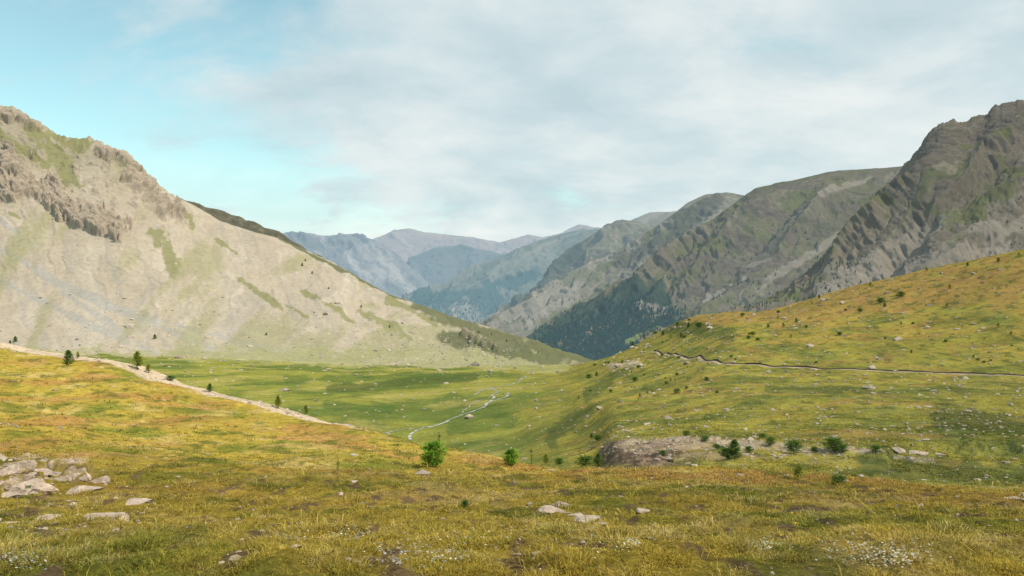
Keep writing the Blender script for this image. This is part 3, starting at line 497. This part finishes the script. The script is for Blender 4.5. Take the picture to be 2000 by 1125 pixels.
# ================================================================ CONIFERS
def sapling(seed,width=.5,bushy=1.0,nb=90,col_a=(.055,.10,.022),col_b=(.13,.19,.04),leaf=.03,per=34):
    r=np.random.default_rng(seed); V=[];Fc=[];Cc=[]
    for i in range(nb):
        t=r.random()**.8; z=.04+.93*t; L_=width*.5*(1-t)**.75*r.uniform(.6,1.15)+.02; 
        if bushy>1: L_=width*.5*math.sqrt(max(.02,1-(abs(t-.35)/.7)**2))*r.uniform(.6,1.12)
        a=r.random()*6.283; up=r.uniform(.1,.6); tone=r.random()
        for k in range(per):
            q=r.random()**.7; p=np.array([math.cos(a)*L_*q,math.sin(a)*L_*q,z+up*L_*q*q])+r.normal(0,.018,3)*(.6+q)
            d=r.normal(size=3)+np.array([math.cos(a),math.sin(a),.8]); d/=np.linalg.norm(d); e=np.cross(d,r.normal(size=3)); e/=np.linalg.norm(e); s=leaf*r.uniform(.6,1.3)
            b=len(V); V+= [p-e*s*.28,p+e*s*.28,p+d*s]; Fc.append((b,b+1,b+2)); c=np.array(col_a)*(1-tone)+np.array(col_b)*tone; c=c*(.55+.6*q)*r.uniform(.8,1.2); Cc+=[c,c,c*1.15]
    V=np.array(V); V[:,2]/=max(1,V[:,2].max()); V[:,2]=np.maximum(V[:,2],0)
    crown=rawmesh('crown',V,np.array(Fc),np.full(len(Fc),3),np.array(Cc),False,m_leaf)
    TV=[];TF=[];TC=[]
    def tube(p0,p1,r0,r1):
        p0,p1=np.array(p0),np.array(p1); d=p1-p0; d=d/np.linalg.norm(d); u=np.cross(d,[.3,.9,.1]); u/=np.linalg.norm(u); v=np.cross(d,u); b=len(TV)
        for p,rr in ((p0,r0),(p1,r1)):
            for k in range(6): TV.append(p+(u*math.cos(k*1.047)+v*math.sin(k*1.047))*rr); TC.append((.11,.075,.05))
        for k in range(6): TF.append((b+k,b+(k+1)%6,b+6+(k+1)%6,b+6+k))
    tube((0,0,-.06),(.01,0,.45),.022,.014); tube((.01,0,.45),(0,.005,.93),.014,.003)
    for k in range(12):
        t=r.uniform(.15,.8); a=r.random()*6.28; L_=width*.4*(1-t)**.8+.03; tube((0,0,t),(math.cos(a)*L_,math.sin(a)*L_,t+L_*.35),.006,.002)
    trunk=rawmesh('trunk',np.array(TV),np.array(TF),np.full(len(TF),4),np.array(TC),True,m_bark)
    return trunk,crown
m_leaf=leaf_mat('conifer_needles',.35); m_bark=terrain_mat('bark',0,((20,.3),),.5,30,.01)
kinds={'bush':sapling(1,1.0,2,130,(.09,.20,.025),(.27,.44,.05),.06,38),'spruce':sapling(2,.85,1,110,(.055,.12,.03),(.15,.24,.05),.055,34),
 'low':sapling(3,1.5,2,120,(.055,.115,.028),(.15,.24,.045),.075,30),'sparse':sapling(4,.5,1,26,(.20,.22,.05),(.32,.32,.09),.045,18),'larch':sapling(5,.9,1,70,(.17,.22,.035),(.34,.36,.05),.06,30)}
def tree(sh,x,y,hpx,k,parts=True,label='small dark green conifer sapling growing in the grass',hm=None):
    p=sh.sight(x,y); h=hm if hm else hpx/F*p.y; tr,cr_=kinds[k]; rz=random.random()*6.28; wv=random.uniform(.85,1.15)
    if parts:
        e=bpy.data.objects.new('conifer_sapling' if k!='low' else 'juniper_bush',None); col.objects.link(e); e.empty_display_size=.2
        e['label']=label; e['category']='tree' if k!='low' else 'bush'; e['group']='young conifers and junipers on the alpine meadow'
        for nm,me in (('trunk',tr),('crown',cr_)):
            o=bpy.data.objects.new(nm,me); col.objects.link(o); o.parent=e
    else:
        e=addobj('small_conifer',cr_,label,'tree',None,'young conifers and junipers on the alpine meadow')
    e.location=p; e.scale=(h*wv,h*wv,h); e.rotation_euler=(0,0,rz)
T=[(fg,845,912,54,'bush','bright green bushy young conifer in golden grass'),(fg,997,908,36,'bush','small round green conifer bush at the grass crest'),(fg,1038,907,34,'sparse','thin yellowing larch sapling at the grass crest'),(fg,858,880,38,'sparse','thin bare larch sapling behind the green bush'),
 (va,1143,912,24,'low',''),(va,1168,912,28,'spruce',''),(va,1066,906,20,'larch',''),(va,1092,908,14,'low',''),
 (fg,660,925,28,'sparse','low pale green sapling in grass'),(fg,908,992,16,'low','small dark juniper cushion in dry grass'),(fg,55,962,16,'low','dark juniper cushion beside limestone rocks'),
 (fg,1560,938,34,'larch','slender yellow green larch sapling'),(fg,1638,946,20,'low','small bright green larch sapling'),
 (fg,133,714,32,'spruce','small dark conifer beside the pale stony track'),(fg,268,722,38,'larch','yellow green young larch beside the stony track'),(fg,290,728,18,'larch',''),(fg,410,766,18,'spruce',''),(fg,543,797,26,'larch',''),(fg,598,808,20,'larch',''),(fg,333,744,12,'low',''),(fg,152,700,14,'larch',''),
 (va,1435,896,40,'spruce',''),(va,1420,896,24,'low',''),(va,1462,884,14,'low',''),(va,1505,870,18,'low',''),(va,1550,886,28,'low','broad dark juniper bush on the stony terrace'),(va,1630,884,32,'low',''),(va,1645,884,16,'low',''),(va,1710,886,18,'low',''),(va,1590,882,11,'low',''),(va,1400,878,12,'low',''),(va,1377,862,12,'low',''),(va,1340,852,12,'low',''),(va,1168,862,14,'low',''),(va,1155,856,10,'spruce',''),(va,1295,890,12,'low',''),(va,1490,856,10,'low',''),(va,1365,918,16,'sparse','')]
for sh,x,y,h,k,lb in T: tree(sh,x,y,h,k,True,lb or 'small dark green conifer growing in the grass')
spots=[(1265,770),(1250,775),(1322,768),(1275,768),(1240,745),(1150,740),(1165,735),(1130,780),(1215,710),(1280,650),(1295,655),(1310,660),(1470,655),(1480,665),(1500,640),(1530,640),(1555,630),(1640,655),(1720,592),(1728,600),(1810,530),(1855,565),(1760,580),(1890,520),(1950,512),(1700,560),(1600,583),(1450,618),(1345,640),(1330,660),(1365,640),(1462,662),(1950,640),(1850,600),(1780,690),(1902,700),(1400,768),(1380,745),(1310,745),(1760,635),(1545,660),(1680,610),(1990,500),(1235,660),(1262,658),(1975,655)]
for x,y in spots:
    tree(va,x,y,random.uniform(6,12),random.choice(['spruce','low','larch']),False,'tiny dark conifer dotted on the golden slope')
for i in range(60):
    x=random.gauss(1240,70) if i<28 else random.uniform(1280,2000); y=random.uniform(655,790) if i<28 else random.uniform(560,720)
    sy=float(np.interp(x,xs2,sil)); 
    if y<sy: y=sy+random.uniform(3,12)
    tree(va,x,y,random.uniform(3.5,7),random.choice(['low','larch']),False,'tiny dark conifer dotted on the golden slope')
for x,y,h in [(30,668,12),(20,672,8),(302,662,10),(520,655,6),(760,640,6),(590,520,7),(610,535,6),(596,510,5),(640,565,5),(1050,690,5),(960,655,5),(935,650,5),(990,668,5),(705,600,5)]:
    tree(le,x,y,h,'spruce',False,'lone dark conifer on the scree slope')
# ---------------- forest masses
def forest(name,sh,n,acc,hm,haze,label,c=(.042,.075,.040),hc=(.30,.44,.50)):
    P=scatter(sh,n,sh.px[0],sh.px[-1],2,sh.nr-14,acc); r=rng
    K=6; rings=[(0.0,.20),(.30,.16),(.28,.22),(.62,.07),(.58,.13),(1,.0)]
    tv=[];
    for z,rad in rings: 
        for k in range(K): tv.append((math.cos(k*6.283/K)*rad,math.sin(k*6.283/K)*rad,z))
    tv=np.array(tv); tf=[]
    for a in (0,2,4):
        for k in range(K): tf.append((a*K+k,a*K+(k+1)%K,(a+1)*K+(k+1)%K,(a+1)*K+k))
    tf=np.array(tf); h=hm*r.uniform(.5,1.3,n); a=r.random(n)*6.28; ca,sa=np.cos(a)[:,None],np.sin(a)[:,None]
    B=tv[None]*h[:,None,None]*(1+.2*r.normal(size=(n,len(tv),1))*(tv[None,:,2:]<.99)); VV=np.stack([B[...,0]*ca-B[...,1]*sa,B[...,0]*sa+B[...,1]*ca,B[...,2]],-1)+P[:,None,:]
    ff=(tf[None]+(np.arange(n)*len(tv))[:,None,None]).reshape(-1,4); cc=np.array(c)*r.uniform(.85,1.2,(n,1,1))*np.ones((1,len(tv),1))
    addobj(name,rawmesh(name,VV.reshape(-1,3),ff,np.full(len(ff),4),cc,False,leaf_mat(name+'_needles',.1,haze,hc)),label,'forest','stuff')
def nzf(P,s,k): return fbm(P[:,0]/s,P[:,1]/s,4,.6,k)
def a2(P,x,y):
    ye=np.interp(x,[1000,1045,1100,1160,1230,1300,1400,1600],[692,668,636,610,586,590,625,670])+nzf(P,80,9)*34
    dens=sst(-22,26,y-ye)*sst(1450,1210,x+nzf(P,120,5)*200)*sst(-.3,.1,nzf(P,90,6)+.3*(x<1250))
    cl=(x>1222)*(x<1292)*(np.abs(y-(669-(x-1225)*.4))<7)
    return (dens*.95+.025*(x>1250)*sst(.0,.3,nzf(P,100,7))*(y>440)+.12*sst(.05,.35,nzf(P,60,8))*(y>540)*(x<1600))*(1-.9*cl)
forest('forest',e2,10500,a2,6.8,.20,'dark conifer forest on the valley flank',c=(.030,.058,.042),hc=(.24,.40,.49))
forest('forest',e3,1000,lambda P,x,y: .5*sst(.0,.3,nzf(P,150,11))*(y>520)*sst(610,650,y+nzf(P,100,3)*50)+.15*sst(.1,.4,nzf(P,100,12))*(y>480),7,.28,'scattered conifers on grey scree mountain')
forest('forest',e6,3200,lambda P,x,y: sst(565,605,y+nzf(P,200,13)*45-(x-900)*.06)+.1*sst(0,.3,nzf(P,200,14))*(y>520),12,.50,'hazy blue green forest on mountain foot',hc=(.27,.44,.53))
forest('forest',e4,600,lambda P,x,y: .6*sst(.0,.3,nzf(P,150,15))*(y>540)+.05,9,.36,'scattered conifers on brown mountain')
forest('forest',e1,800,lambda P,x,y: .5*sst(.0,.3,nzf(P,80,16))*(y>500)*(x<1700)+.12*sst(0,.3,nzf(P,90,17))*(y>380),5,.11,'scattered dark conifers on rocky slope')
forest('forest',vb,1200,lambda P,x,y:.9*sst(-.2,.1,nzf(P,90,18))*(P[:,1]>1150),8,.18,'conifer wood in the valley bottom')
